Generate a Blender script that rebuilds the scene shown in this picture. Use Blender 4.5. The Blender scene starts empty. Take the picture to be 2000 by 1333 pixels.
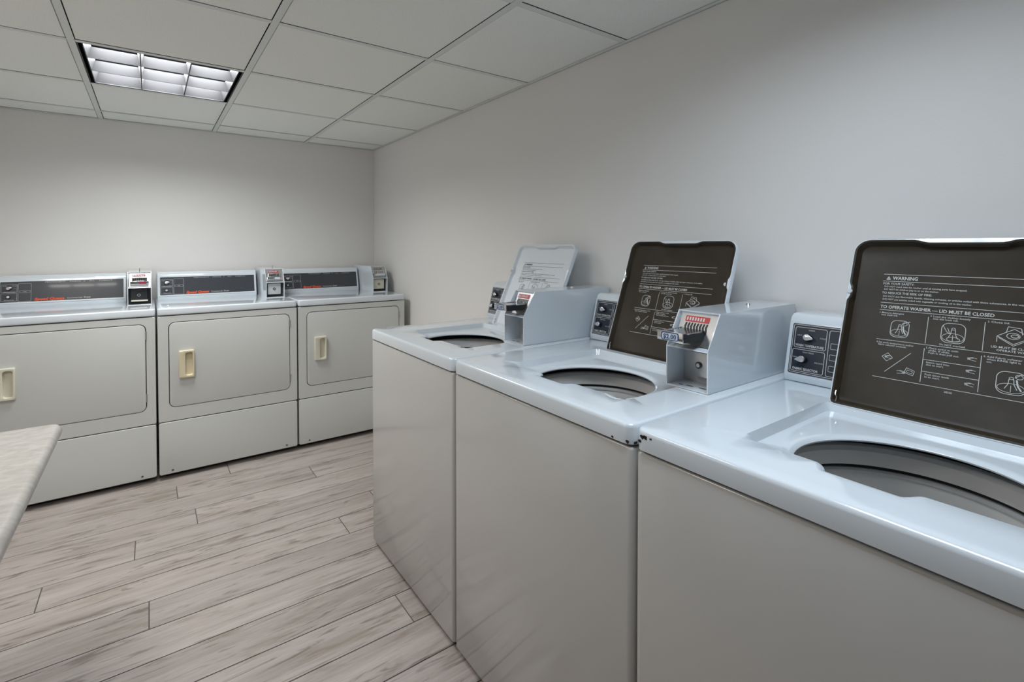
import bpy, bmesh, math, random
from mathutils import Vector, Matrix
random.seed(7)
S = bpy.context.scene
COL = S.collection
PI = math.pi

# ------------------------------------------------------------------ camera
CX, CY, CZ, YAW, PITCH, FPX = -1.5220, -3.9612, 1.2837, 0.6171, 0.0193, 966.25
cd = bpy.data.cameras.new('camera'); cam = bpy.data.objects.new('camera', cd); COL.objects.link(cam)
Fw = Vector((math.sin(YAW)*math.cos(PITCH), math.cos(YAW)*math.cos(PITCH), -math.sin(PITCH)))
Rt = Vector((math.cos(YAW), -math.sin(YAW), 0)); Up = Rt.cross(Fw)
cam.matrix_world = Matrix(((Rt.x, Up.x, -Fw.x, CX), (Rt.y, Up.y, -Fw.y, CY), (Rt.z, Up.z, -Fw.z, CZ), (0, 0, 0, 1)))
cd.sensor_width = 36; cd.sensor_fit = 'HORIZONTAL'; cd.lens = FPX/2000*36
cd.shift_x = 0.01094; cd.shift_y = -0.08333; cd.clip_start = 0.02; cd.clip_end = 50
S.camera = cam

# ------------------------------------------------------------------ world, exposure, lamps
S.view_settings.view_transform = 'Standard'; S.view_settings.look = 'None'
S.view_settings.gamma = 1; S.view_settings.use_curve_mapping = False
S.view_settings.exposure = 0.14
w = bpy.data.worlds.new('world'); S.world = w; w.use_nodes = True
w.node_tree.nodes['Background'].inputs[0].default_value = (0.6, 0.65, 0.7, 1)
w.node_tree.nodes['Background'].inputs[1].default_value = 0.05
H = 2.0763                      # ceiling height
GX, GY, GP = 0.5409, 2.6649, 0.6096   # ceiling grid
XL, YF = -2.78, -5.8            # left wall, wall behind the camera
# lit troffer, last two added out of view: centre x, centre y, watts, colour
LAMPS = [(-GX-1.5*GP, -GY+2.5*GP, 25.5, (0.96, 0.985, 0.99)),
         (-GX-0.5*GP, -GY-1.5*GP, 15.0, (0.78, 0.89, 1.0)),
         (-GX-2.5*GP, -GY+0.5*GP, 18.0, (1.0, 0.96, 0.91))]

# ------------------------------------------------------------------ materials
def mat(name, col, rough=0.5, metal=0.0, coat=0.0, spec=0.5, emit=None, es=1.0):
    m = bpy.data.materials.new(name); m.use_nodes = True
    b = m.node_tree.nodes['Principled BSDF']
    b.inputs['Base Color'].default_value = (*col, 1); b.inputs['Roughness'].default_value = rough
    b.inputs['Metallic'].default_value = metal; b.inputs['Coat Weight'].default_value = coat
    b.inputs['Coat Roughness'].default_value = 0.05
    b.inputs['Specular IOR Level'].default_value = spec
    if emit:
        b.inputs['Emission Color'].default_value = (*emit, 1); b.inputs['Emission Strength'].default_value = es
    return m
def nodes(m): return m.node_tree.nodes, m.node_tree.links, m.node_tree.nodes['Principled BSDF']
def noise_col(m, scale, c0, c1, p0=0.35, p1=0.65, detail=4, stretch=(1, 1, 1), rnd=False):
    N, L, b = nodes(m)
    tc = N.new('ShaderNodeTexCoord'); mp = N.new('ShaderNodeMapping'); nz = N.new('ShaderNodeTexNoise'); cr = N.new('ShaderNodeValToRGB')
    L.new(tc.outputs['Object'], mp.inputs['Vector']); mp.inputs['Scale'].default_value = stretch
    L.new(mp.outputs['Vector'], nz.inputs['Vector']); nz.inputs['Scale'].default_value = scale; nz.inputs['Detail'].default_value = detail
    L.new(nz.outputs['Fac'], cr.inputs['Fac'])
    cr.color_ramp.elements[0].position = p0; cr.color_ramp.elements[0].color = (*c0, 1)
    cr.color_ramp.elements[1].position = p1; cr.color_ramp.elements[1].color = (*c1, 1)
    L.new(cr.outputs['Color'], b.inputs['Base Color'])
    return nz, cr
def add_bump(m, scale, strength, dist=0.001, detail=3):
    N, L, b = nodes(m)
    tc = N.new('ShaderNodeTexCoord'); nz = N.new('ShaderNodeTexNoise'); bp = N.new('ShaderNodeBump')
    L.new(tc.outputs['Object'], nz.inputs['Vector']); nz.inputs['Scale'].default_value = scale; nz.inputs['Detail'].default_value = detail
    L.new(nz.outputs['Fac'], bp.inputs['Height']); bp.inputs['Strength'].default_value = strength; bp.inputs['Distance'].default_value = dist
    L.new(bp.outputs['Normal'], b.inputs['Normal'])

M = {}
M['wall'] = mat('wall_paint', (.60, .575, .55), 0.55); noise_col(M['wall'], 1.3, (.85, .83, .805), (.86, .84, .815)); add_bump(M['wall'], 160, 0.25, 0.0008)
M['tile'] = mat('ceiling_tile', (.7, .7, .67), 0.9); noise_col(M['tile'], 220, (.84, .85, .81), (.89, .90, .86), .42, .5); add_bump(M['tile'], 300, 0.35, 0.001)
M['grid'] = mat('grid_paint', (.72, .74, .72), 0.45)
M['shadow_gap'] = mat('painted_gap_shade', (.03, .03, .03), 0.9)  # near-black: shade painted into the ceiling reveals and dryer gaps
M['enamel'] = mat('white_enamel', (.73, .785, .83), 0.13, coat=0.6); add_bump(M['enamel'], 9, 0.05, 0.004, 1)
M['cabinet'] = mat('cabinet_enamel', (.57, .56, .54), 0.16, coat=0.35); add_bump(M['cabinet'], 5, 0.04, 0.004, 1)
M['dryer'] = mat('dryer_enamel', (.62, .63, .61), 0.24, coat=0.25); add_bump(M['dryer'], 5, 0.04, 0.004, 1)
M['brown'] = mat('brown_enamel', (.03, .026, .02), 0.42, coat=0.0, spec=0.22); noise_col(M['brown'], 14, (.032, .024, .0155), (.043, .033, .022))
M['palelid'] = mat('pale_enamel', (.74, .78, .82), 0.45, coat=0.0)
M['plastic'] = mat('tub_plastic', (.80, .79, .78), 0.35)
M['basket'] = mat('basket_enamel', (.82, .81, .79), 0.28)
M['blackgap'] = mat('dark_cavity', (.02, .02, .021), 0.6)
M['rimline'] = mat('pale_plastic_trim', (.62, .63, .64), 0.3)
M['chrome'] = mat('chrome', (.72, .72, .74), 0.14, metal=1.0)
M['steel'] = mat('brushed_steel', (.50, .50, .50), 0.35, metal=0.9)
M['silver'] = mat('silver_knob', (.75, .75, .76), 0.25, metal=0.8)
M['black'] = mat('black_plastic', (.016, .017, .02), 0.4)
M['navy'] = mat('navy_panel', (.022, .028, .042), 0.35)
M['charcoal'] = mat('charcoal_panel', (.045, .049, .058), 0.28, coat=0.3)
M['ink_white'] = mat('white_print', (.62, .62, .60), 0.5)
M['ink_grey'] = mat('grey_print', (.46, .47, .48), 0.5)
M['ink_black'] = mat('black_print', (.05, .05, .06), 0.5)
M['ink_navy'] = mat('navy_print', (.03, .05, .14), 0.5)
M['orange'] = mat('orange_print', (.78, .09, .03), 0.5)
M['red'] = mat('red_label', (.50, .05, .05), 0.4)
M['maroon'] = mat('maroon_label', (.28, .03, .05), 0.4)
M['brownlabel'] = mat('brown_label', (.13, .08, .06), 0.4)
M['plate'] = mat('price_plate', (.62, .68, .78), 0.35)
M['cream'] = mat('cream_plastic', (.72, .64, .45), 0.35)
M['ivory'] = mat('ivory_plastic', (.70, .67, .55), 0.35)
M['greydoor'] = mat('grey_coin_door', (.55, .56, .57), 0.35)
M['grout'] = mat('grout', (.13, .112, .10), 0.9)
M['wood'] = mat('table_wood', (.16, .07, .035), 0.45)
M['rust'] = mat('chip_black', (.012, .010, .010), 0.7)
M['louver'] = mat('louver_reflector', (.050, .050, .054), 0.45, metal=0.0)
M['hole'] = mat('hole_shadow', (.10, .10, .11), 0.8)

# laminate
m = M['laminate'] = mat('laminate', (.6, .58, .54), 0.3, coat=0.2)
nz, cr = noise_col(m, 26, (.36, .34, .31), (.50, .48, .455), .3, .7, 9, (1.0, 1.7, 1)); nz.inputs['Distortion'].default_value = .8
# plank tile: streaks along x, per-plank offset, veins and soft stains
m = M['plank'] = mat('plank_porcelain', (.5, .45, .42), 0.42)
N, L, b = nodes(m)
tc = N.new('ShaderNodeTexCoord'); oi = N.new('ShaderNodeObjectInfo'); va = N.new('ShaderNodeVectorMath'); va.operation = 'ADD'
cb = N.new('ShaderNodeCombineXYZ'); mu = N.new('ShaderNodeMath'); mu.operation = 'MULTIPLY'; mu.inputs[1].default_value = 37.0
L.new(oi.outputs['Random'], mu.inputs[0]); L.new(mu.outputs[0], cb.inputs[0]); L.new(mu.outputs[0], cb.inputs[1])
L.new(tc.outputs['Object'], va.inputs[0]); L.new(cb.outputs[0], va.inputs[1])
def layer(scale, stretch, detail, dist, stops):
    mp = N.new('ShaderNodeMapping'); mp.inputs['Scale'].default_value = stretch; L.new(va.outputs[0], mp.inputs['Vector'])
    nz = N.new('ShaderNodeTexNoise'); nz.inputs['Scale'].default_value = scale; nz.inputs['Detail'].default_value = detail
    nz.inputs['Distortion'].default_value = dist; nz.inputs['Roughness'].default_value = 0.6
    L.new(mp.outputs[0], nz.inputs['Vector'])
    cr = N.new('ShaderNodeValToRGB'); L.new(nz.outputs['Fac'], cr.inputs['Fac'])
    e = cr.color_ramp.elements
    e[0].position, e[0].color = stops[0][0], (*stops[0][1], 1); e[1].position, e[1].color = stops[-1][0], (*stops[-1][1], 1)
    for p, c in stops[1:-1]:
        q = e.new(p); q.color = (*c, 1)
    return cr
base = layer(4.0, (.45, 5.0, 1), 6, .6, [(.28, (.335, .287, .258)), (.5, (.43, .380, .350)), (.72, (.50, .45, .422))])
vein = layer(7.0, (.38, 3.4, 1), 12, 2.2, [(.36, (.50, .47, .44)), (.45, (.97, .97, .97)), (1.0, (1, 1, 1))])
stain = layer(3.2, (.8, 3.0, 1), 5, .8, [(.0, (1, 1, 1)), (.56, (1, 1, 1)), (.72, (.70, .68, .58))])
fine = layer(60., (.14, 2.2, 1), 5, .6, [(.3, (.86, .86, .86)), (.7, (1.06, 1.06, 1.06))])
cur = base
for k, (nd, f) in enumerate([(vein, .85), (stain, 1.0), (fine, .9)]):
    mx = N.new('ShaderNodeMix'); mx.data_type = 'RGBA'; mx.blend_type = 'MULTIPLY'; mx.inputs['Factor'].default_value = f
    L.new(cur.outputs['Color'] if k == 0 else cur.outputs['Result'], mx.inputs['A']); L.new(nd.outputs['Color'], mx.inputs['B']); cur = mx
hsv = N.new('ShaderNodeHueSaturation'); L.new(cur.outputs['Result'], hsv.inputs['Color'])
mr = N.new('ShaderNodeMapRange'); L.new(oi.outputs['Random'], mr.inputs['Value']); mr.inputs['To Min'].default_value = .93; mr.inputs['To Max'].default_value = 1.06
L.new(mr.outputs['Result'], hsv.inputs['Value']); L.new(hsv.outputs['Color'], b.inputs['Base Color'])
bp = N.new('ShaderNodeBump'); bp.inputs['Strength'].default_value = .12; bp.inputs['Distance'].default_value = .001
L.new(fine.outputs['Color'], bp.inputs['Height']); L.new(bp.outputs['Normal'], b.inputs['Normal'])

# ------------------------------------------------------------------ helpers
def link(name, me, mt, parent=None, smooth=35):
    o = bpy.data.objects.new(name, me); COL.objects.link(o)
    if mt is not None: me.materials.append(mt)
    if parent is not None: o.parent = parent
    if smooth:
        me.polygons.foreach_set('use_smooth', [True]*len(me.polygons)); me.set_sharp_from_angle(angle=math.radians(smooth))
    return o
def finish(name, bm, mt, parent=None, smooth=35, recalc=True):
    if recalc: bmesh.ops.recalc_face_normals(bm, faces=bm.faces)
    me = bpy.data.meshes.new(name); bm.to_mesh(me); bm.free()
    return link(name, me, mt, parent, smooth)
def tag(o, label, cat, group=None):
    o['label'] = label; o['category'] = cat
    if group: o['group'] = group
def thing(name, loc, label, cat, group=None):
    o = bpy.data.objects.new(name, None); COL.objects.link(o); o.location = loc; o.empty_display_size = .1
    tag(o, label, cat, group); return o
ID = lambda a, b, c: (a, b, c)
def add_box(bm, a0, a1, b0, b1, c0, c1, f=ID, bev=0, seg=2):
    vs = [bm.verts.new(f(*p)) for p in ((a0,b0,c0),(a1,b0,c0),(a1,b1,c0),(a0,b1,c0),(a0,b0,c1),(a1,b0,c1),(a1,b1,c1),(a0,b1,c1))]
    fs = [bm.faces.new([vs[i] for i in q]) for q in ((0,1,2,3),(4,5,6,7),(0,1,5,4),(1,2,6,5),(2,3,7,6),(3,0,4,7))]
    if bev:
        es = list({e for fc in fs for e in fc.edges})
        bmesh.ops.bevel(bm, geom=es, offset=bev, segments=seg, affect='EDGES', profile=.5)
def box(name, a0, a1, b0, b1, c0, c1, mt, parent=None, f=ID, bev=0, seg=2):
    bm = bmesh.new(); add_box(bm, a0, a1, b0, b1, c0, c1, f, bev, seg); return finish(name, bm, mt, parent)
def rrect(a0, a1, b0, b1, r, n=6):
    P = []
    for cx, cy, t0 in ((a1-r, b1-r, 0), (a0+r, b1-r, 90), (a0+r, b0+r, 180), (a1-r, b0+r, 270)):
        for i in range(n+1):
            t = math.radians(t0+90*i/n); P.append((cx+r*math.cos(t), cy+r*math.sin(t)))
    return P
def add_prism(bm, poly, h0, h1, f=ID, bev=0, seg=3):
    lo = [bm.verts.new(f(p[0], p[1], h0)) for p in poly]; hi = [bm.verts.new(f(p[0], p[1], h1)) for p in poly]
    n = len(poly); fl = bm.faces.new(lo); fh = bm.faces.new(hi)
    for i in range(n): bm.faces.new((lo[i], lo[(i+1) % n], hi[(i+1) % n], hi[i]))
    if bev:
        bmesh.ops.recalc_face_normals(bm, faces=bm.faces)
        bmesh.ops.bevel(bm, geom=list(fh.edges)+list(fl.edges), offset=bev, segments=seg, affect='EDGES', profile=.5)
def prism(name, poly, h0, h1, mt, parent=None, f=ID, bev=0, seg=3):
    bm = bmesh.new(); add_prism(bm, poly, h0, h1, f, bev, seg); return finish(name, bm, mt, parent)
def add_loft(bm, rings, cap0=False, cap1=False):
    R = [[bm.verts.new(p) for p in r] for r in rings]; n = len(R[0])
    for a, b_ in zip(R, R[1:]):
        for i in range(n): bm.faces.new((a[i], a[(i+1) % n], b_[(i+1) % n], b_[i]))
    if cap0: bm.faces.new(R[0])
    if cap1: bm.faces.new(R[-1])
def loft(name, rings, mt, parent=None, cap0=False, cap1=False, smooth=35):
    bm = bmesh.new(); add_loft(bm, rings, cap0, cap1); return finish(name, bm, mt, parent, smooth)
def lathe_rings(cu, cd_, prof, f, n=64):
    return [[f(cu+r*math.cos(2*PI*i/n), cd_+r*math.sin(2*PI*i/n), z) for i in range(n)] for r, z in prof]
def add_cyl(bm, c, axis, r, h, n=16, r2=None):
    axis = Vector(axis).normalized(); t = axis.orthogonal().normalized(); s = axis.cross(t)
    c = Vector(c); r2 = r if r2 is None else r2
    a = [c+(t*math.cos(2*PI*i/n)+s*math.sin(2*PI*i/n))*r for i in range(n)]
    b_ = [c+axis*h+(t*math.cos(2*PI*i/n)+s*math.sin(2*PI*i/n))*r2 for i in range(n)]
    add_loft(bm, [a, b_], True, True)
def cyl(name, c, axis, r, h, mt, parent=None, n=16, r2=None):
    bm = bmesh.new(); add_cyl(bm, c, axis, r, h, n, r2); return finish(name, bm, mt, parent)
def tube(name, pts, r, mt, parent, n=8):
    pts = [Vector(p) for p in pts]; rings = []
    for i, p in enumerate(pts):
        d = (pts[min(i+1, len(pts)-1)]-pts[max(i-1, 0)]).normalized(); t = d.cross(Vector((0.3, .9, .2))).normalized(); s = d.cross(t)
        rings.append([p+(t*math.cos(2*PI*k/n)+s*math.sin(2*PI*k/n))*r for k in range(n)])
    return loft(name, rings, mt, parent, True, True)

# flat print: lettering and line art lying on a surface
_tc = {}
def text_mesh(s, bold, shear):
    k = (s, bold, shear)
    if k not in _tc:
        cu = bpy.data.curves.new('lettering', 'FONT'); cu.body = s; cu.resolution_u = 2; cu.size = 1; cu.offset = bold; cu.shear = shear
        ob = bpy.data.objects.new('lettering', cu); me = bpy.data.meshes.new_from_object(ob)
        vs = [(v.co.x, v.co.y) for v in me.vertices]; fs = [list(p.vertices) for p in me.polygons]
        bpy.data.objects.remove(ob); bpy.data.curves.remove(cu); bpy.data.meshes.remove(me)
        _tc[k] = (vs, fs)
    return _tc[k]
class Print:
    def __init__(s): s.v = []; s.f = []
    def poly(s, pts): n = len(s.v); s.v += pts; s.f.append(list(range(n, n+len(pts))))
    def line(s, p, q, w=.0008):
        dx, dy = q[0]-p[0], q[1]-p[1]; l = math.hypot(dx, dy) or 1; nx, ny = -dy/l*w/2, dx/l*w/2
        s.poly([(p[0]+nx, p[1]+ny), (p[0]-nx, p[1]-ny), (q[0]-nx, q[1]-ny), (q[0]+nx, q[1]+ny)])
    def path(s, pts, w=.0008, closed=False):
        for a, b_ in zip(pts, pts[1:]+(pts[:1] if closed else [])):
            if a != b_: s.line(a, b_, w)
    def arc(s, cx, cy, rx, ry, t0=0, t1=360, w=.0008, n=20):
        s.path([(cx+rx*math.cos(math.radians(t0+(t1-t0)*i/n)), cy+ry*math.sin(math.radians(t0+(t1-t0)*i/n))) for i in range(n+1)], w)
    def text(s, body, x, y, h, w=None, bold=0.0, shear=0.0, align='l'):
        """x,y = left baseline; h = capital height; w = full width"""
        vs, fs = text_mesh(body, bold, shear)
        x0 = min(a for a, _ in vs); x1 = max(a for a, _ in vs)
        sy = h/0.69; sx = sy if w is None else w/(x1-x0)
        ox = x if align == 'l' else x-(x1-x0)*sx/2
        n = len(s.v); s.v += [(ox+(a-x0)*sx, y+b_*sy) for a, b_ in vs]; s.f += [[i+n for i in q] for q in fs]
    def build(s, name, f, mt, parent):
        me = bpy.data.meshes.new(name); me.from_pydata([f(a, b_) for a, b_ in s.v], [], s.f); me.validate()
        return link(name, me, mt, parent, 0)

# ------------------------------------------------------------------ the setting
def struct(o): o['kind'] = 'structure'; return o
floor = struct(box('floor', XL, 0, YF, 0, -.06, -.0025, M['grout']))
struct(box('wall_right', 0, .1, YF-.1, .1, -.06, H+.30, M['wall']))
struct(box('wall_back', XL-.1, 0, 0, .1, -.06, H+.30, M['wall']))
struct(box('wall_left', XL-.1, XL, YF-.1, 0, -.06, H+.30, M['wall']))
struct(box('wall_front', XL, 0, YF-.1, YF, -.06, H+.30, M['wall']))

# dark doors added out of view on the left wall, to darken the near washer
for i, (ya, yb) in enumerate(((-4.18, -3.28), (-5.10, -4.20))):
    d = struct(box('door_%d' % (i+1), XL+.001, XL+.045, ya, yb, .005, 2.03, M['wood'], None, ID, .004))
    cyl('door_handle', (XL+.045, -4.13 if i == 0 else -4.25, 1.0), (1, 0, 0), .025, .05, M['steel'], d)
# floor planks
PW, PLN = .161, 1.27
joint = {-1: -1.165, 0: -1.42, 1: -.78, 2: -1.355, 3: -1.587, 4: -.596, 5: -.807, 6: -1.538, 7: -.62, 8: -.40, 9: -.80, 10: -.36}
me_full = None
def plank(x0, x1, y0, y1):
    global me_full
    g = .0018
    full = abs(x1-x0-PLN) < 1e-4 and abs(y1-y0-PW) < 1e-4
    if full and me_full:
        o = bpy.data.objects.new('floor_plank', me_full); COL.objects.link(o)
    else:
        bm = bmesh.new(); add_box(bm, -(x1-x0)/2+g, (x1-x0)/2-g, -(y1-y0)/2+g, (y1-y0)/2-g, -.0024, 0, ID, .0008, 1)
        o = finish('floor_plank', bm, M['plank'])
        if full: me_full = o.data
    o.location = ((x0+x1)/2, (y0+y1)/2, random.uniform(-.0002, .0002)); o.parent = floor
k = -6
while -.822-PW*k > YF:
    ya = -.822-PW*k; yb = ya-PW; ya = min(ya, 0); yb = max(yb, YF); k += 1
    if ya-yb < .02: continue
    kk = k-1
    j = joint.get(kk, -((kk*0.437) % PLN)); j0 = j
    while j0 > XL: j0 -= PLN
    x = j0
    while x < 0:
        a, c = max(x, XL), min(x+PLN, 0)
        if c-a > .01: plank(a, c, yb, ya)
        x += PLN

# ceiling: backing slab, lay-in tiles, T-bars, wall angle
ceil = struct(box('ceiling', XL, 0, YF, 0, H+.25, H+.30, M['shadow_gap']))
TW = .024
xs = [-GX-GP*i for i in range(-1, 7)]; xs = sorted([x for x in xs if XL+.03 < x < -.03])
ys = sorted([y for y in [-GY+GP*j for j in range(-8, 6)] if YF+.03 < y < -.03])
xb = [XL]+xs+[0]; yb_ = [YF]+ys+[0]
lampcells = {(round(lx, 2), round(ly, 2)) for lx, ly, _, _ in LAMPS}
tile_me = {}
for i in range(len(xb)-1):
    for j in range(len(yb_)-1):
        cx, cy = (xb[i]+xb[i+1])/2, (yb_[j]+yb_[j+1])/2
        if (round(cx, 2), round(cy, 2)) in lampcells: continue
        rv = TW+.005; sx, sy = xb[i+1]-xb[i]-rv, yb_[j+1]-yb_[j]-rv
        key = (round(sx, 3), round(sy, 3))
        if key not in tile_me:
            bm = bmesh.new(); add_box(bm, -sx/2, sx/2, -sy/2, sy/2, 0, .016, ID, .0015, 1); o = finish('ceiling_tile', bm, M['tile']); tile_me[key] = o.data
        else:
            o = bpy.data.objects.new('ceiling_tile', tile_me[key]); COL.objects.link(o)
        o.location = (cx, cy, H+.0005+random.uniform(0, .0012)); o.rotation_euler = (random.uniform(-.0012, .0012), random.uniform(-.0012, .0012), 0); o.parent = ceil
for x in xs:
    box('grid_runner', x-TW/2, x+TW/2, YF, 0, H-.0015, H+.0008, M['grid'], ceil, bev=.0005, seg=1)
for y in ys:
    for i in range(len(xb)-1):
        a, c = xb[i]+(TW/2 if i else 0), xb[i+1]-(TW/2 if i < len(xb)-2 else 0)
        box('grid_cross_tee', a+.0008, c-.0008, y-TW/2, y+TW/2, H-.001, H+.001, M['grid'], ceil, bev=.0005, seg=1)
def angle(name, a0, a1, b0, b1, side):
    bm = bmesh.new(); add_box(bm, a0, a1, b0, b1, H-.0022, H-.0006)
    t = .0015
    if side == 'r': add_box(bm, a1-t, a1, b0, b1, H-.0022, H+.02)
    if side == 'b': add_box(bm, a0, a1, b1-t, b1, H-.0022, H+.02)
    if side == 'l': add_box(bm, a0, a0+t, b0, b1, H-.0022, H+.02)
    if side == 'f': add_box(bm, a0, a1, b0, b0+t, H-.0022, H+.02)
    return struct(finish(name, bm, M['grid']))
angle('trim_1', -.020, -.0005, YF+.0005, -.0005, 'r'); angle('trim_2', XL+.0005, -.0205, -.020, -.0005, 'b')
angle('trim_3', XL+.0005, XL+.020, YF+.0005, -.0205, 'l'); angle('trim_4', XL+.0205, -.0205, YF+.0005, YF+.020, 'f')

# ------------------------------------------------------------------ ceiling lights (parabolic troffers)
def troffer(cx, cy, watts, col, label):
    t = thing('ceiling_light', (cx, cy, H), label, 'light', 'parabolic ceiling light fixtures')
    R = GP/2-TW/2-.002
    bm = bmesh.new()   # metal body: four sides and a roof
    for a in ((-R, R, -R, -R+.003), (-R, R, R-.003, R), (-R, -R+.003, -R, R), (R-.003, R, -R, R)):
        add_box(bm, *a, .000, .16)
    add_box(bm, -R, R, -R, R, .157, .160)
    finish('housing', bm, M['black'], t)
    q = R-.020         # inner face frame: dark reveal left and right, thin one front and back
    p = R-.007
    bm = bmesh.new()
    for a in ((-q-.004, q+.004, -p-.001, -p), (-q-.004, q+.004, p, p+.001), (-q-.004, -q, -p, p), (q, q+.004, -p, p)):
        add_box(bm, *a, .001, .10)
    finish('louver_frame', bm, M['louver'], t)
    for i in (1, 2):
        x = -q+2*q*i/3
        prism('louver_blade', [(x-.0025, .004), (x+.0025, .004), (x+.010, .050), (x-.010, .050)], -p, p, M['louver'], t, f=lambda a, z, b_: (a, b_, z))
        y = -p+2*p*i/3
        prism('louver_blade', [(y-.0015, .004), (y+.0015, .004), (y+.010, .050), (y-.010, .050)], -q, q, M['louver'], t, f=lambda a, z, b_: (b_, a, z))
    for s in (-1, 1):  # curved end reflectors
        prism('end_reflector', [(s*p, .004), (s*p, .050), (s*(p-.012), .050)], -q, q, M['louver'], t, f=lambda a, z, b_: (b_, a, z))
        prism('end_reflector', [(s*q, .004), (s*q, .050), (s*(q-.012), .050)], -p, p, M['louver'], t, f=lambda a, z, b_: (a, b_, z))
    for y in (-1, 0, 1):
        cyl('fluorescent_tube', (-q+.01, y*2*p/3, .125), (1, 0, 0), .0125, 2*q-.02, M['tubeglass'], t, 12)
    ld = bpy.data.lights.new('lamp', 'AREA'); ld.shape = 'RECTANGLE'; ld.size = 2*q-.03; ld.size_y = 2*p-.03; ld.energy = watts; ld.color = col
    lo = bpy.data.objects.new('lamp', ld); COL.objects.link(lo); lo.parent = t; lo.location = (0, 0, .058)
M['tubeglass'] = mat('lit_tube', (.9, .9, .9), .4, emit=(.95, .97, 1), es=2.0)
for (lx, ly, wt, c), lab in zip(LAMPS, ['lit square ceiling light with a three by three louver above the dryers',
                                        'unseen square ceiling light added over the washers to light the room',
                                        'unseen square ceiling light added above the folding table as fill']):
    troffer(lx, ly, wt, c, lab)

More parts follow.
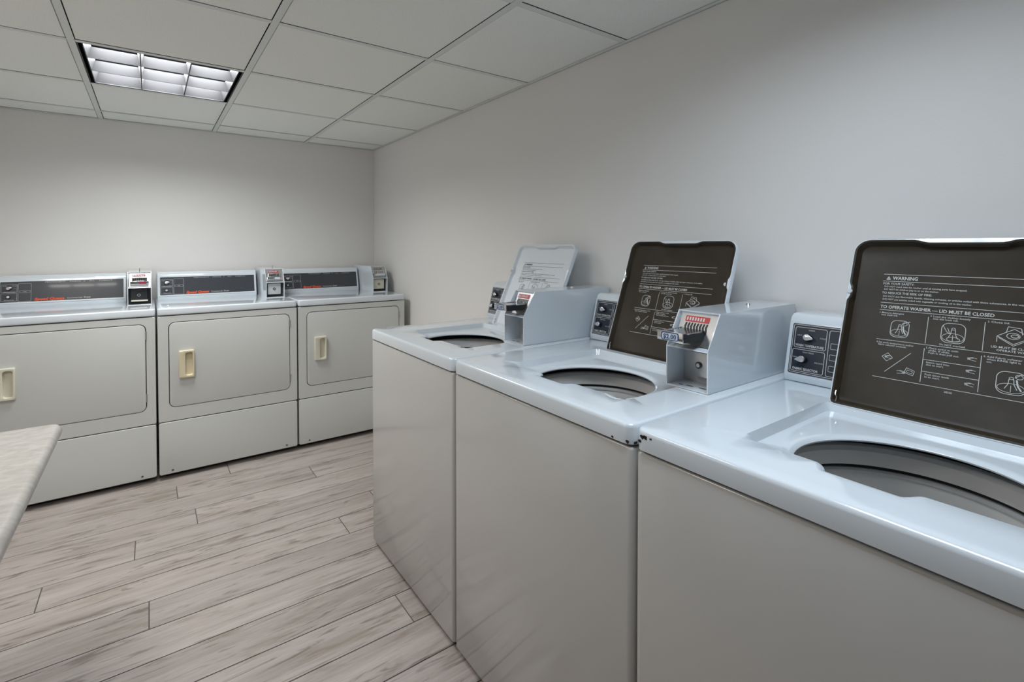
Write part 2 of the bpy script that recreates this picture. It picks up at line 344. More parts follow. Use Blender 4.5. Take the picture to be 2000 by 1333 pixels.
# ------------------------------------------------------------------ machine parts shared by washers and dryers
# machine frame: u = across, left to right as seen from the front; d = distance out from the wall; z = up
def plane_sd(f, d0, z0, d1, z1, lift=.0006):
    """surface through (d0,z0)-(d1,z1): (u, s) with s running up the slope; lift is outwards (towards larger d)"""
    l = math.hypot(d1-d0, z1-z0); ud, uz = (d1-d0)/l, (z1-z0)/l
    nd, nz_ = uz, -ud
    def g(u, s, h=lift): return f(u, d0+ud*s+nd*h, z0+uz*s+nz_*h)
    return g
def coin_meter(f, par, u0, u1, zb, df, style):
    """f: frame; df: front distance from the wall"""
    t = .0028; zt = zb+.188; zm = zb+.101; dt = df-.052; back = .012
    prof = [(df, zb), (df, zm), (dt, zt), (back, zt), (back, zb)]
    root = None
    bm = bmesh.new()
    for a in (u0, u1-t):
        add_prism(bm, prof, a, a+t, lambda d, z, u: f(u, d, z))
    add_box(bm, u0+t, u1-t, back, dt, zt-t, zt, f)            # top
    add_box(bm, u0+t, u1-t, back, df-.001, zb, zb+t, f)       # bottom
    add_box(bm, u0+t, u1-t, back, back+t, zb+t, zt-t, f)      # back
    add_prism(bm, [(df, zm-.003), (df-.002, zm), (df-.055, zm+.006), (df-.055, zm+.003)], u0+t, u1-t, lambda d, z, u: f(u, d, z))   # shelf
    add_box(bm, u0+t, u1-t, df-.060, df-.057, zm, zt-t, f)
    bmesh.ops.recalc_face_normals(bm, faces=bm.faces)
    root = finish('coin_meter', bm, M['enamel'], par)
    um = (u0+u1)/2
    # slanted face plate with the coin slide
    g = plane_sd(f, df-.022, zm+.004, dt-.007, zt-t-.001, 0)
    sl = math.hypot((df-.022)-(dt-.007), zt-t-.001-zm-.004)
    bm = bmesh.new(); add_box(bm, u0+.008, u1-.004, 0, sl, -.004, 0, lambda a, b_, c: g(a, b_, c)); finish('face_plate', bm, M['steel'], root)
    lab = {'washer': 'red', 'dark': 'maroon', 'silver': 'red', 'cream': 'brownlabel'}[style]
    P = Print(); P.poly([(u0+.022, sl*.70), (u1-.028, sl*.70), (u1-.028, sl*.88), (u0+.022, sl*.88)])
    P.build('red_label', lambda a, b_: g(a, b_, .0008), M[lab], root)
    P = Print()
    for i in range(7):
        a = u0+.026+i*.0075; P.poly([(a, sl*.74), (a+.004, sl*.74), (a+.004, sl*.84), (a, sl*.84)])
    P.build('label_marks', lambda a, b_: g(a, b_, .0013), M['ink_white'], root)
    zs0, zs1 = zb+.128, zb+.150       # slide body
    if style == 'washer':
        s0, s1 = u0+.014, u0+.086; dfr = df+.056
        zs0, zs1 = zb+.124, zb+.147
        bm = bmesh.new()
        add_box(bm, s0, s1, dfr-.004, dfr, zs0, zs1, f, .0015)               # end plate
        add_box(bm, s0+.004, s1-.004, df-.055, dfr-.004, zs1-.006, zs1-.003, f)   # tongue
        add_box(bm, s0+.002, s0+.006, df-.040, dfr-.004, zs0+.008, zs1-.001, f)
        finish('coin_slide', bm, M['chrome'], root)
        box('slide_underside', s0+.008, s1-.001, df-.042, dfr-.006, zs0-.001, zs1-.007, M['black'], root, f)
        P = Print()
        for i in range(8):
            a = s0+.010+i*.0082; y_ = sl*.34
            P.poly([(a, y_), (a+.0046, y_), (a+.0062, y_+.010), (a+.0036, y_+.020), (a+.0060, y_+.029), (a+.0022, y_+.029), (a-.0004, y_+.019), (a+.0022, y_+.010)])
        P.build('coin_slots', lambda a, b_: g(a, b_, .0014), M['black'], root)
        hp = rrect(s0+.014, s1-.012, zs0+.003, zs1-.002, .004, 3)
        prism('price_plate', hp, dfr, dfr+.001, M['plate'], root, f=lambda u, z, d: f(u, d, z))
        P = Print(); P.text('$2.00', (s0+s1)/2+.001, zs0+.0065, .0105, .036, bold=.015, align='c')
        P.path(rrect(s0+.014, s1-.012, zs0+.003, zs1-.002, .004, 3), .0022, True)
        P.build('price_lettering', lambda a, z: f(a, dfr+.0016, z), M['ink_navy'], root)
        # lower compartment: inset grey door with a lock
        box('compartment_back', u0+.003, u1-.003, df-.075, df-.072, zb+.003, zm-.002, M['greydoor'], root, f)
        box('coin_box_door', u0+.036, u1-.004, df-.072, df-.050, zb+.024, zm-.016, M['steel'], root, f, .001)
        lc = (u0+.060, zb+.053); dd = df-.050
        hz = []
        for i, (uu, w_) in enumerate(((.030, .006), (.052, .010), (.085, .011))):
            P = Print() if i == 0 else P
            P.poly([(u0+uu+w_*math.cos(2*PI*k/14), df-.020-.004*i+.004*math.sin(2*PI*k/14)) for k in range(14)])
        P.build('drain_holes', lambda a, d: f(a, d, zb+.0034), M['hole'], root)
    else:
        bm = bmesh.new(); add_box(bm, u0+.012, u1-.012, df-.034, df-.012, zb+.118, zb+.136, f, .002); add_box(bm, u0+.020, u1-.020, df-.040, df-.030, zb+.136, zb+.156, f, .001)
        finish('coin_slide', bm, M['chrome'], root)
        box('price_plate', um-.002, um+.030, df-.0118, df-.0108, zb+.120, zb+.134, M['plate'] if style != 'dark' else M['maroon'], root, f)
        P = Print()
        for i in range(7): a = u0+.026+i*.009; P.poly([(a, zb+.139), (a+.004, zb+.139), (a+.004, zb+.154), (a, zb+.154)])
        P.build('coin_slots', lambda a, z: f(a, df-.0294, z), M['black'], root)
        box('compartment_back', u0+.003, u1-.003, df-.045, df-.042, zb+.003, zm-.002, M['black'], root, f)
        dm = {'dark': 'black', 'silver': 'greydoor', 'cream': 'ivory'}[style]
        box('coin_box_door', u0+.014, u1-.020, df-.042, df-.020, zb+.020, zm-.010, M[dm], root, f, .001)
        if style == 'dark': box('door_ledge', u0+.016, u1-.018, df-.020, df-.012, zb+.020, zb+.028, M['ivory'], root, f, .001)
        lc = (um-.004, zb+.056); dd = df-.020
    # lock ring
    bm = bmesh.new(); c = Vector(f(lc[0], dd, lc[1])); ax = Vector(f(lc[0], dd+1, lc[1]))-c
    add_cyl(bm, c, ax, .0085, .003); lk = finish('lock', bm, M['black'] if style != 'dark' else M['steel'], root)
    c2 = c+ax*.003
    cyl('lock_core', c2, ax, .005, .0015, M['steel'] if style != 'dark' else M['black'], root)
    # stub on the top
    c = Vector(f(um, .16 if style == 'washer' else df-.10, zt)); ht = .006 if style == 'washer' else .022
    cyl('top_screw', c, (0, 0, 1), .007 if style == 'washer' else .003, ht, M['chrome'], root, 14, .004 if style == 'washer' else .002)
    return root
def knob(f, g, par, u, s, ang, r=.010):
    """pointer knob on a console surface g(u,s,h)"""
    c = Vector(g(u, s, 0)); ax = (Vector(g(u, s, 1))-c).normalized()
    sk = cyl('knob', c, ax, r*1.05, .012, M['black'], par, 20, r*.9)
    pts = []
    for i in range(20):
        t = 2*PI*i/20; rr = r*.82
        pts.append((rr*math.cos(t), rr*math.sin(t)))
    pts = [(x, y) if x < rr*.3 else (x+(x-rr*.3)*1.4, y*(1-(x-rr*.3)/rr*.75)) for x, y in pts]
    ca, sa = math.cos(ang), math.sin(ang)
    prism('knob_cap', [(u+x*ca-y*sa, s+x*sa+y*ca) for x, y in pts], .012, .016, M['silver'], par, f=lambda a, b_, h: g(a, b_, h), bev=.0012, seg=2)
def console_profile(zb, df):
    P = [(.015, zb), (df, zb), (df+.003, zb+.010), (df+.003, zb+.018)]
    P += [(df-.030, zb+.150), (df-.036, zb+.163), (df-.046, zb+.170), (df-.058, zb+.172), (.015, zb+.172)]
    return P

# ------------------------------------------------------------------ washers
WP = .708; WY = [-1.9085, -2.6165, -3.3245]
def washer(idx, label):
    y0 = WY[idx]; ex, ey = -.40, y0-.3525
    root = thing('washing_machine', (ex, ey, 0), label, 'washing machine', 'top-loading washers along the right wall')
    f = lambda u, d, z: (-d-ex, y0-u-ey, z)
    D, ZT = .750, .930
    uA, uB = .003, .705
    # cabinet
    cr_ = lambda k_, z: [f(a, b_, z) for a, b_ in rrect(uA+k_, uB-k_, .04+k_, D-.001-k_, .014-min(k_, .006), 5)]
    loft('cabinet', [cr_(.010, .020), cr_(.002, .020), cr_(0, .023), cr_(0, .877), cr_(.0012, .8805), cr_(.0035, .8828), cr_(.006, .8836), cr_(.011, .8838), cr_(.0115, .8845), cr_(.0115, .893)], M['cabinet'], root, cap0=True)
    for uu in (.06, .64):
        for dd in (.12, .66):
            cyl('leg', f(uu, dd, 0), (0, 0, 1), .02, .022, M['black'], root, 12)
    # top panel with the recessed, D-shaped opening
    cu, cdd = .375, .505
    n = 288
    def polar(inside, ang):
        ca, sa = math.cos(ang), math.sin(ang); lo, hi = 0, 1.2
        for _ in range(26):
            mid = (lo+hi)/2
            if inside(cu+ca*mid, cdd+sa*mid): lo = mid
            else: hi = mid
        return lo
    def inrr(a0, a1, b0, b1, r):
        def g(u, d):
            qx = max(a0+r-u, u-(a1-r), 0); qy = max(b0+r-d, d-(b1-r), 0)
            return math.hypot(qx, qy) <= r
        return g
    def opening(u, d):
        if math.hypot(u-.375, d-.520) > .166: return False
        bump = .030*max(0, min(1, (.068-abs(u-.350))/.022)); bump = .030*(lambda q: q*q*(3-2*q))(bump/.030)
        return d < .622+bump
    def sm(q): q = max(0, min(1, q)); return q*q*(3-2*q)
    angs = [2*PI*i/n for i in range(n)]
    def ringpts(fn, off, z):
        out = []
        for a in angs:
            r = fn(a)+off; u, d = cu+r*math.cos(a), cdd+r*math.sin(a)
            out.append((u, d, z(u, d) if callable(z) else z))
        return out
    def cache(ins):
        c = {a: polar(ins, a) for a in angs}; return lambda a: c[a]
    # make sure outer corners are sampled: add the exact corner directions
    for (cuu, cddd) in ((uA, .04), (uB, .04), (uA, D+.002), (uB, D+.002)):
        a0 = math.atan2(cddd-cdd, cuu-cu) % (2*PI)
        for da in (-.03, -.022, -.015, -.008, 0, .008, .015, .022, .03): angs.append((a0+da) % (2*PI))
    angs.sort()
    O = [cache(inrr(uA+k, uB-k, .04, D+.002-k, max(.022-k, .004))) for k in (0, .0015, .004, .009)]
    Rr = cache(inrr(.150, .592, .268, .690, .012)); Ri = cache(inrr(.158, .584, .275, .684, .012)); OP = cache(opening)
    depth = lambda u, d: .930-.018*sm((.637-d)/.055)
    rings = [ringpts(O[0], 0, .889), ringpts(O[0], 0, .921), ringpts(O[1], 0, .9262), ringpts(O[2], 0, .9288), ringpts(O[3], 0, .930)]
    mixr = lambda t: (lambda a: O[3](a)*(1-t)+Rr(a)*t)
    rings += [ringpts(mixr(.5), 0, .930), ringpts(Rr, 0, .930), ringpts(lambda a: Rr(a)*.5+Ri(a)*.5, 0, lambda u, d: .5*(.93+depth(u, d))), ringpts(Ri, 0, depth)]
    lim = lambda a, k: min(OP(a)+k, Ri(a)-.0005)
    rings += [ringpts(lambda a: lim(a, .016), 0, depth), ringpts(lambda a: lim(a, .009), 0, lambda u, d: depth(u, d)-.0008), ringpts(lambda a: lim(a, .004), 0, lambda u, d: depth(u, d)-.0028),
              ringpts(OP, 0, lambda u, d: depth(u, d)-.0065), ringpts(OP, .001, lambda u, d: depth(u, d)-.0095), ringpts(OP, .010, lambda u, d: depth(u, d)-.0115)]
    rings = [[f(*p) for p in r] for r in rings]
    loft('top_panel', rings, M['enamel'], root, smooth=50)
    # tub: dark outer tub, balance ring, basket, agitator
    tc_ = (.370, .500)
    tub = loft('outer_tub', lathe_rings(*tc_, [(.236, .893), (.240, .86), (.240, .40), (.02, .38)], f), M['blackgap'], root, cap1=True)
    loft('balance_ring', lathe_rings(*tc_, [(.232, .862), (.222, .873), (.208, .879), (.196, .877), (.189, .870), (.186, .848), (.186, .843), (.200, .839)], f), M['plastic'], root)
    loft('groove', lathe_rings(*tc_, [(.200, .842), (.196, .840), (.196, .833), (.200, .831)], f), M['blackgap'], root)
    loft('ring_trim', lathe_rings(*tc_, [(.200, .834), (.190, .834), (.186, .831), (.186, .827), (.190, .825)], f), M['rimline'], root)
    bk = [(.190, .827), (.188, .818), (.190, .795), (.196, .785), (.200, .770), (.200, .740), (.204, .730), (.205, .55), (.195, .50), (.05, .49)]
    loft('basket', lathe_rings(*tc_, bk, f, 72), M['basket'], root, cap1=True)
    # agitator with four fins
    bm = bmesh.new(); add_loft(bm, lathe_rings(*tc_, [(.085, .49), (.060, .53), (.035, .60), (.030, .74), (.022, .77)], f, 24), True, True)
    for q in range(4):
        a = PI/4+q*PI/2; c_, s_ = math.cos(a), math.sin(a)
        add_prism(bm, [(.02, .50), (.12, .50), (.09, .54), (.05, .62), (.02, .68)], -.004, .004, lambda r, z, w_: f(tc_[0]+r*c_-w_*s_, tc_[1]+r*s_+w_*c_, z))
    finish('agitator', bm, M['plastic'], root)
    # console
    cf = console_profile(.932, .152)
    con = prism('console', cf, .006, .556, M['enamel'], root, lambda d, z, u: f(u, d, z), .003)
    g0 = plane_sd(f, .155, .950, .122, 1.082, 0)
    SL = math.hypot(.033, .132)
    pb = rrect(.016, .548, .003, SL-.003, .004, 3)
    prism('control_panel', pb, 0, .0015, M['navy'], con, f=lambda a, b_, h: g0(a, b_, h))
    g = lambda a, b_, h=0: g0(a, b_, h+.0021)
    P = Print()
    P.path(rrect(.019, .545, .006, SL-.006, .004, 3), .0014, True)
    P.path(rrect(.024, .098, .071, .124, .004, 3), .0013, True); P.path(rrect(.022, .098, .010, .066, .004, 3), .0013, True)
    P.path(rrect(.104, .160, .010, .124, .004, 3), .0013, True)
    for b_ in (.022, .050, .078): P.path(rrect(.109, .126, b_, b_+.014, .001, 1), .0009, True)
    P.text('WASH TEMPERATURE', .027, .0745, .0056, .067, .03); P.text('WARM', .062, .116, .0034, None, 0, 0, 'c')
    P.text('HOT', .030, .101, .0036); P.text('COLD', .083, .099, .0036)
    P.text('FABRIC SELECTOR', .027, .0135, .0058, .060, .03); P.text('PERM PRESS', .060, .058, .0034, .026, 0, 0, 'c')
    P.text('NORMAL', .0235, .044, .0030, .012); P.text('DELICATE', .077, .036, .0034, .019)
    P.text('WASH', .130, .082, .0034); P.text('RINSE', .130, .054, .0034); P.text('SPIN', .130, .026, .0034)
    P.build('panel_print', g, M['ink_white'], con)
    knob(f, g0, con, .056, .098, -.15); knob(f, g0, con, .050, .041, PI+.2)
    # coin meter
    coin_meter(f, root, .562, .678, .931, .448, 'washer')
    # lid, raised and leaning back
    pale = (idx == 0)
    LW0, LW1, LH, hd, hz, tilt = [(.172, .561, .405, .224, .916, .425), (.166, .560, .403, .226, .918, .355), (.156, .550, .400, .253, .921, .3665)][idx]
    bd, bz = -math.sin(tilt), math.cos(tilt)
    nd, nz_ = bz, -bd
    def lf(u, b_, h): return f(u, hd+bd*b_+nd*h, hz+bz*b_+nz_*h)
    def rr2(a0, a1, b0, b1, r, rb, n=10):
        P_ = []
        for cx, cy, t0, q in ((a1-r, b1-r, 0, r), (a0+r, b1-r, 90, r), (a0+rb, b0+rb, 180, rb), (a1-rb, b0+rb, 270, rb)):
            for i in range(n+1):
                t = math.radians(t0+90*i/n); P_.append((cx+q*math.cos(t), cy+q*math.sin(t)))
        return P_
    nn = 240; lc = ((LW0+LW1)/2, LH/2)
    def lring(ins, h, r, bumps=False):
        pts = []
        ps = rr2(LW0+ins, LW1-ins, 0+ins, LH-ins, max(r-ins, .003), max(.010-ins, .003))
        # resample the outline evenly
        tot = [0]
        for a, b_ in zip(ps, ps[1:]+ps[:1]): tot.append(tot[-1]+math.hypot(b_[0]-a[0], b_[1]-a[1]))
        for i in range(nn):
            s_ = tot[-1]*i/nn; k_ = max(j for j in range(len(ps)) if tot[j] <= s_+1e-12)
            a, b_ = ps[k_], ps[(k_+1) % len(ps)]; q = (s_-tot[k_])/max(tot[k_+1]-tot[k_], 1e-9)
            u, v = a[0]+(b_[0]-a[0])*q, a[1]+(b_[1]-a[1])*q
            if bumps:
                if v > LH-.03: v -= .007*sm((.085-abs(u-lc[0]))/.03)
                if u < LW0+.03: u += .005*sm((.022-abs(v-.268))/.012)
                if u > LW1-.03: u -= .005*sm((.022-abs(v-.268))/.012)
            pts.append(lf(u, v, h))
        return pts
    body = M['enamel']
    lid = loft('lid', [lring(.012, -.004, .034), lring(.004, -.002, .034), lring(0, .003, .034), lring(0, .017, .034), lring(.001, .0185, .034), lring(.003, .0188, .034, True), lring(.004, .015, .034, True)], body, root, cap0=True)
    inner = M['palelid'] if pale else M['brown']
    loft('lid_liner', [lring(.0032, .0186, .034, True), lring(.007, .0178, .034, True), lring(.011, .012, .034, True), lring(.015, .006, .034), lring(.022, .0035, .034)], inner, lid, cap1=True)
    for uu, hh in ((LW0+.0062, .0175), (LW1-.021, .0030)):
        c = Vector(lf(uu, .268, hh)); ax = Vector(lf(uu, .268, hh+1))-c
        cyl('bumper', c, ax, .0060, .0035, M['greydoor' if pale else 'rimline'], lid, 16, .0052)
    tube('hinge_spring', [lf(LW0+.006, .004, .012), lf(LW0+.013, .010, .015), lf(LW0+.014, .018, .017), lf(LW0+.010, .024, .016), lf(LW0+.009, .034, .012)], .0014, M['chrome'], lid)
    P = Print(); du = LW0-.164
    W0, W1 = .229, .500; lw = .0010
    for b_, a0, a1 in ((.318, W0-.002, W1), (.3015, W0-.002, W1), (.2505, W0, W1), (.2335, W0, W1), (.1655, .231, W1), (.0815, .234, W1)): P.line((a0, b_), (a1, b_), lw)
    # warning triangle
    P.path([(.2335, .3055), (.2405, .3055), (.237, .3125)], .0012, True); P.line((.237, .3068), (.237, .310), .0014)
    P.text('WARNING', .2445, .3055, .0078, .045, .02)
    P.text('FOR YOUR SAFETY:', .2285, .2935, .0047, .056, .01)
    P.text('DO NOT reach into the washer until all moving parts have stopped.', .2315, .2870, .0036, .140, .008)
    P.text('DO NOT let children play in or on the washer.', .2315, .2805, .0036, .096, .008)
    P.text('TO REDUCE THE RISK OF FIRE:', .2285, .2715, .0047, .088, .01)
    P.text('DO NOT put flammable liquids, cleaning solvents, or articles soiled with these substances, in the washer.', .2315, .2640, .0036, .232, .008)
    P.text('DO NOT put articles soiled with vegetable or cooking oil in the washer.', .2315, .2570, .0036, .150, .008)
    P.text('TO OPERATE WASHER \u2014 LID MUST BE CLOSED', .2295, .2375, .0068, .186, .018)
    for a in (.316, .4035): P.line((a, .226), (a, .168), lw); P.line((a, .158), (a, .086), lw)
    P.line((.316, .134), (.4035, .134), lw); P.line((.316, .109), (.4035, .109), lw)
    def tx(s, a, b_, w_, h=.0036): P.text(s, a, b_, h, w_, .006)
    tx('1.', .230, .2255, .003); tx('Measure detergent', .234, .2255, .040); tx('into wash tub.', .234, .2205, .030)
    tx('2.', .319, .2265, .003); tx('Load dry clothes loosely', .324, .2265, .058); tx('into the wash tub.', .324, .2215, .040)
    tx('3.', .407, .2260, .003); tx('Close lid.', .412, .2260, .026)
    tx('4.', .232, .1575, .003); tx('Set wash temperature and/or', .236, .1575, .062); tx('fabric selector controls.', .236, .1525, .050)
    tx('5.', .3185, .1580, .003); tx('Place coins in coin', .323, .1580, .046); tx('slide, if slide,', .323, .1530, .034); tx('Push in then pull out.', .323, .1480, .048)
    tx('Insert card into', .322, .1275, .036); tx('slot to start.', .322, .1225, .028)
    tx('Push timer knob', .322, .1020, .038); tx('in to start.', .322, .0970, .024)
    tx('6.', .4065, .1560, .003); tx('Add Fabric softener', .411, .1560, .048); tx('when RINSE light is', .411, .1510, .046); tx('on.', .411, .1460, .008)
    P.text('Do NOT overload.', .3590, .1685, .0036, .040, .008, 0, 'c')
    P.text('LID MUST BE CLOSED TO', .4500, .1770, .0040, .070, .010, 0, 'c'); P.text('OPERATE WASHER', .4500, .1710, .0040, .054, .010, 0, 'c')
    P.text('28260', .3610, .0730, .0036, .012, .006, 0, 'c')
    def drum(cx, cy, rx, ry, load):
        P.path(rrect(cx-rx, cx+rx, cy-ry, cy+ry, rx*.62, 5), .0011, True)
        P.arc(cx, cy-ry*.45, rx*.92, ry*.42, 0, 360, .0008)
        P.path([(cx-rx*.42, cy-ry*.55), (cx-rx*.20, cy-ry*.1), (cx-rx*.16, cy+ry*.35), (cx+rx*.16, cy+ry*.35), (cx+rx*.20, cy-ry*.1), (cx+rx*.42, cy-ry*.55)], .0010)
        P.arc(cx, cy+ry*.45, rx*.16, ry*.10, 0, 360, .0009, 10)
        P.line((cx, cy-ry*.8), (cx, cy-ry*.2), .0008)
        if load:
            P.arc(cx+rx*.05, cy-ry*.62, rx*.55, ry*.22, 0, 360, .0009); P.path([(cx-rx*.9, cy+ry*.7), (cx-rx*.55, cy+ry*.1), (cx-rx*.25, cy-ry*.1), (cx-rx*.5, cy+ry*.5)], .0009)
        else:
            P.path([(cx+rx*.25, cy+ry*.55), (cx+rx*.6, cy+ry*.85), (cx+rx*1.05, cy+ry*.95)], .0011); P.arc(cx+rx*.5, cy+ry*.62, rx*.26, ry*.2, 0, 360, .0009, 12)
            P.path([(cx+rx*.35, cy+ry*.35), (cx+rx*.45, cy-ry*.2), (cx+rx*.7, cy-ry*.6)], .0024)
    drum(.270, .193, .0160, .0185, False); drum(.358, .196, .0185, .0205, True); drum(.447, .113, .0200, .0210, False)
    P.arc(.472, .106, .007, .012, 0, 360, .0009)
    # small picture of a washer with its lid
    wx, wy = .444, .199
    P.path([(wx-.022, wy+.002), (wx+.001, wy-.012), (wx+.024, wy+.004), (wx+.001, wy+.018)], .0010, True)
    P.path([(wx-.022, wy+.002), (wx-.022, wy-.010)], .0010); P.path([(wx-.010, wy+.010), (wx-.008, wy+.022), (wx+.010, wy+.020), (wx+.012, wy+.008)], .0010)
    P.arc(wx, wy+.004, .009, .006, 0, 360, .0010); P.arc(wx+.002, wy+.004, .005, .003, 0, 360, .0012); P.line((wx-.020, wy-.001), (wx+.001, wy-.015), .0009); P.line((wx+.001, wy-.015), (wx+.024, wy+.001), .0009)
    # hands with coin and card
    P.line((.254, .095), (.295, .143), lw)
    def hand(cx, cy, s_, flip):
        q = -1 if flip else 1
        P.path([(cx-q*s_, cy+s_*.25), (cx-q*s_*.2, cy+s_*.45), (cx+q*s_*.7, cy+s_*.2), (cx+q*s_*.2, cy+s_*.05), (cx+q*s_*.6, cy-s_*.15), (cx-q*s_*.1, cy-s_*.2), (cx-q*s_*.9, cy-s_*.35)], .0008)
        P.arc(cx+q*s_*.35, cy, s_*.25, s_*.18, 0, 360, .0008, 8); P.line((cx-q*s_*.4, cy+s_*.3), (cx+q*s_*.1, cy+s_*.25), .0009)
    P.path([(.246, .128), (.255, .119), (.265, .127), (.256, .137)], .0009, True); hand(.256, .128, .008, True)
    P.path([(.288, .100), (.303, .096), (.305, .106), (.291, .111)], .0009, True); P.path([(.2915, .102), (.3005, .0995), (.302, .104), (.293, .1065)], .0007, True); hand(.284, .099, .009, False)
    for hy in (.148, .123, .097): hand(.389, hy, .0085, True)
    P.build('printed_instructions', lambda a, b_: lf(a+du, b_, .0041), M['ink_black'] if pale else M['ink_white'], lid)
    return root, f
WL = ['white top-loading washer at the far end beside the dryers, pale inner lid raised',
      'middle white top-loading washer, brown lid raised, whole coin meter on its right showing $2.00',
      'nearest white top-loading washer with large brown lid raised and a chipped front corner']
WF = []
for i in range(3): WF.append(washer(i, WL[i]))
def chips(root, f, spots):
    rr = random.Random(3)
    for (kind, u, a, r) in spots:
        pts = []
        for k_ in range(9):
            t = 2*PI*k_/9; q = r*rr.uniform(.6, 1.15)
            pts.append((q*math.cos(t)*1.3, q*math.sin(t)))
        if kind == 'front':
            P = [(u+x, a+y) for x, y in pts]; prism('paint_chip', P, .7514, .7523, M['rust'], root, f=lambda uu, zz, h: f(uu, h, zz))
        else:
            P = [(u+x, a+y) for x, y in pts]; prism('paint_chip', P, .0028, .0035, M['rust'], root, f=lambda dd, zz, h: f(h, dd, zz))
r3, f3 = WF[2]
chips(r3, f3, [('front', .022, .9155, 0.0046), ('front', .029, .9165, 0.0043), ('front', .042, .9175, 0.0023), ('front', .016, .906, 0.0029)])
r2, f2 = WF[1]
chips(r2, f2, [('front', .694, .8945, 0.0041), ('front', .655, .8925, 0.0026)])
box('paint_chip', .7035, .7056, .735, .744, .891, .8955, M['rust'], r2, f2, .0006)

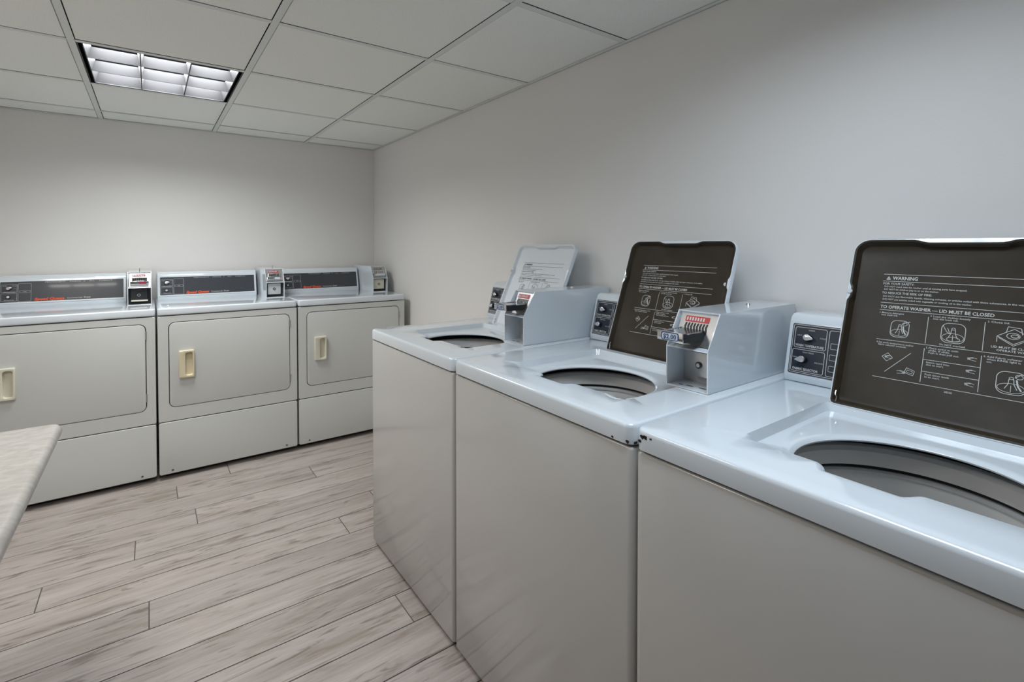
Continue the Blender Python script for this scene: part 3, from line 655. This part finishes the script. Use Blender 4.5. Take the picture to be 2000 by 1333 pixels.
# ------------------------------------------------------------------ dryers
DX = [-1.4975-.7247, -1.4975, -.7728]
def dryer(idx, label, style, hm):
    x0 = DX[idx]; ex, ey = x0+.362, -.38
    root = thing('tumble_dryer', (ex, ey, 0), label, 'dryer', 'front-loading dryers along the back wall')
    f = lambda u, d, z: (x0+u-ex, -d-ey, z)
    D = .711; uA, uB = .0045, .7195
    fz = lambda u, z, d: f(u, d, z)
    box('cabinet', uA, uB, .05, D-.022, .030, .902, M['dryer'], root, f, .004)
    # front frame around the door opening
    bm = bmesh.new()
    do = (.052, .680, .393, .868)
    outer = rrect(uA, uB, .322, .901, .008, 10); inn = rrect(*do, .032, 10)
    n_ = len(outer)
    ring = lambda P_, d: [fz(u, z, d) for u, z in P_]
    ins = lambda P_, k_: [(u+(k_ if u < .36 else -k_), z+(k_ if z < .62 else -k_)) for u, z in P_]
    add_loft(bm, [ring(outer, D-.022), ring(outer, D-.002), ring(ins(outer, .002), D), ring(inn, D), ring(ins(inn, .0015), D-.003), ring(ins(inn, .0015), D-.022)])
    finish('front_panel', bm, M['dryer'], root, 30)
    box('door_recess', .04, .69, D-.021, D-.018, .385, .88, M['shadow_gap'], root, f)  # near-black backing, shade painted into the gap around the door
    prism('lower_panel', rrect(uA+.001, uB-.001, .032, .3175, .010, 5), D-.03, D+.001, M['dryer'], root, fz, .003)
    box('panel_seam', uA+.004, uB-.004, D-.022, D-.006, .312, .326, M['shadow_gap'], root, f)
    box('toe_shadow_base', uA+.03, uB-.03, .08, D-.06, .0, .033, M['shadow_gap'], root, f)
    for uu in (.066, .655):
        cyl('screw', f(uu, D+.0008, .050), (0, -1, 0), .0055, .0012, M['hole'], root, 12)
    # door with cup handle and hinges
    dd = prism('door', rrect(do[0]+.0048, do[1]-.0048, do[2]+.0048, do[3]-.0048, .029, 8), D-.016, D+.001, M['dryer'], root, fz, .002)
    h0, h1, z0, z1 = .100, .172, .556, .706
    bm = bmesh.new()
    oR = rrect(h0, h1, z0, z1, .005, 4)
    b0 = h0+.030
    iR = rrect(b0, h1-.006, z0+.010, z1-.010, .010, 4)
    def bow(P_, k_): return [(u-(k_*(1-((z-.631)/.065)**2) if u < b0+.02 else 0), z) for u, z in P_]
    rr_ = lambda P_, d: [fz(u, z, d) for u, z in P_]
    ins2 = lambda P_, k_: [(u+(k_ if u < .136 else -k_), z+(k_ if z < .631 else -k_)) for u, z in P_]
    iB = bow(iR, .006)
    add_loft(bm, [rr_(oR, D+.0008), rr_(oR, D+.018), rr_(ins2(oR, .002), D+.020), rr_(iB, D+.020), rr_(ins2(iB, .001), D+.019), [fz(u+(.002 if u < .15 else -.004), z+(.003 if z < .63 else -.003), D+.0025) for u, z in iB]], False, True)
    finish('handle', bm, M[hm], dd, 40)
    for zc in (.805, .468):
        cyl('hinge', f(do[1]-.001, D+.0005, zc-.022), (0, 0, 1), .0035, .044, M['steel'], dd, 10)
    # top
    prism('top_panel', rrect(uA-.001, uB+.001, .05, D+.004, .016, 5), .906, .945, M['enamel'], root, f, .007, 4)
    # console
    cf = console_profile(.945, .168)
    con = prism('console', cf, .012, .580, M['enamel'], root, lambda d, z, u: f(u, d, z), .003)
    g0 = plane_sd(f, .1705, .964, .139, 1.094, 0); SL = math.hypot(.0315, .130)
    bm = bmesh.new()
    o_ = rrect(.018, .574, .000, SL, .004, 3); i_ = rrect(.026, .567, .008, SL-.010, .003, 3)
    rg = lambda P_, h: [g0(a, b_, h) for a, b_ in P_]
    add_loft(bm, [rg(o_, -.002), rg(o_, .003), rg(i_, .003), rg(i_, -.001)]); finish('panel_frame', bm, M['enamel'], con)
    prism('control_panel', rrect(.026, .567, .008, SL-.010, .003, 3), -.001, .001, M['charcoal'], con, f=lambda a, b_, h: g0(a, b_, h))
    g = lambda a, b_: g0(a, b_, .0015)
    P = Print(); t = SL
    P.path(rrect(.030, .094, .016, .058, .001, 1), .0012, True); P.path(rrect(.030, .094, .064, .108, .001, 1), .0012, True)
    P.path(rrect(.099, .152, .012, .112, .001, 1), .0012, True); P.path(rrect(.105, .148, .060, .072, .001, 1), .0012, True)
    P.line((.040, .066), (.088, .066), .003)
    P.text('PUSH', .036, .098, .005); P.text('START', .074, .098, .005); P.text('TEMPERATURE', .062, .018, .005, .040, 0, 0, 'c'); P.line((.080, .086), (.091, .086), .001)
    P.text('TIME', .126, .0635, .005, None, 0, 0, 'c')
    P.text('PERMANENT', .210, t-.020, .0062, .088, .0); P.text('PRESS', .318, t-.020, .0062, .048, .0); P.text('&', .380, t-.020, .0062); P.text('ALL', .404, t-.020, .0062, .026); P.text('FABRICS', .452, t-.020, .0062, .060)
    P.build('panel_print', g, M['ink_grey'], con)
    P = Print(); P.text('Speed Queen', .166, .0135, .0145, .128, .055, .25)
    P.build('brand_lettering', g, M['orange'], con)
    P = Print(); P.text('Commercial', .306, .0160, .0075, .066, .005); P.text('Dryer', .380, .0160, .0085, .032, .012)
    P.build('product_lettering', g, M['ink_white'], con)
    knob(f, g0, con, .060, .085, .3, .0105); 
    c = Vector(g0(.060, .037, 0)); ax = (Vector(g0(.060, .037, 1))-c).normalized()
    sk = cyl('knob', c, ax, .009, .008, M['black'], con, 18); cyl('knob_cap', c+ax*.008, ax, .0062, .004, M['silver'], con, 16)
    coin_meter(f, root, .594, .706, .945, .440, style)
dryer(0, 'white dryer cut off by the left edge, black coin box door, behind the table', 'dark', 'ivory')
dryer(1, 'whole white dryer in the middle, yellowed cream door handle, grey coin box door', 'silver', 'cream')
dryer(2, 'white dryer in the corner, partly hidden by the washers, brown coin label', 'cream', 'ivory')

# ------------------------------------------------------------------ folding table at the left edge
tb = thing('folding_table', (-2.22, -2.62, 0), 'beige marbled laminate table with a rounded edge at the left of the picture', 'table')
tl = lambda a, b_, c: (a+2.22, b_+2.62, c)
prism('tabletop', rrect(-2.70, -1.738, -3.30, -2.005, .030, 8), .722, .760, M['laminate'], tb, tl, .0185, 7)
for y in (-2.30, -3.10):
    box('leg_panel', -2.62, -2.05, y-.02, y+.02, 0, .722, M['wood'], tb, tl, .002)
box('apron', -2.60, -1.800, -3.20, -2.40, .672, .722, M['wood'], tb, tl, .002)
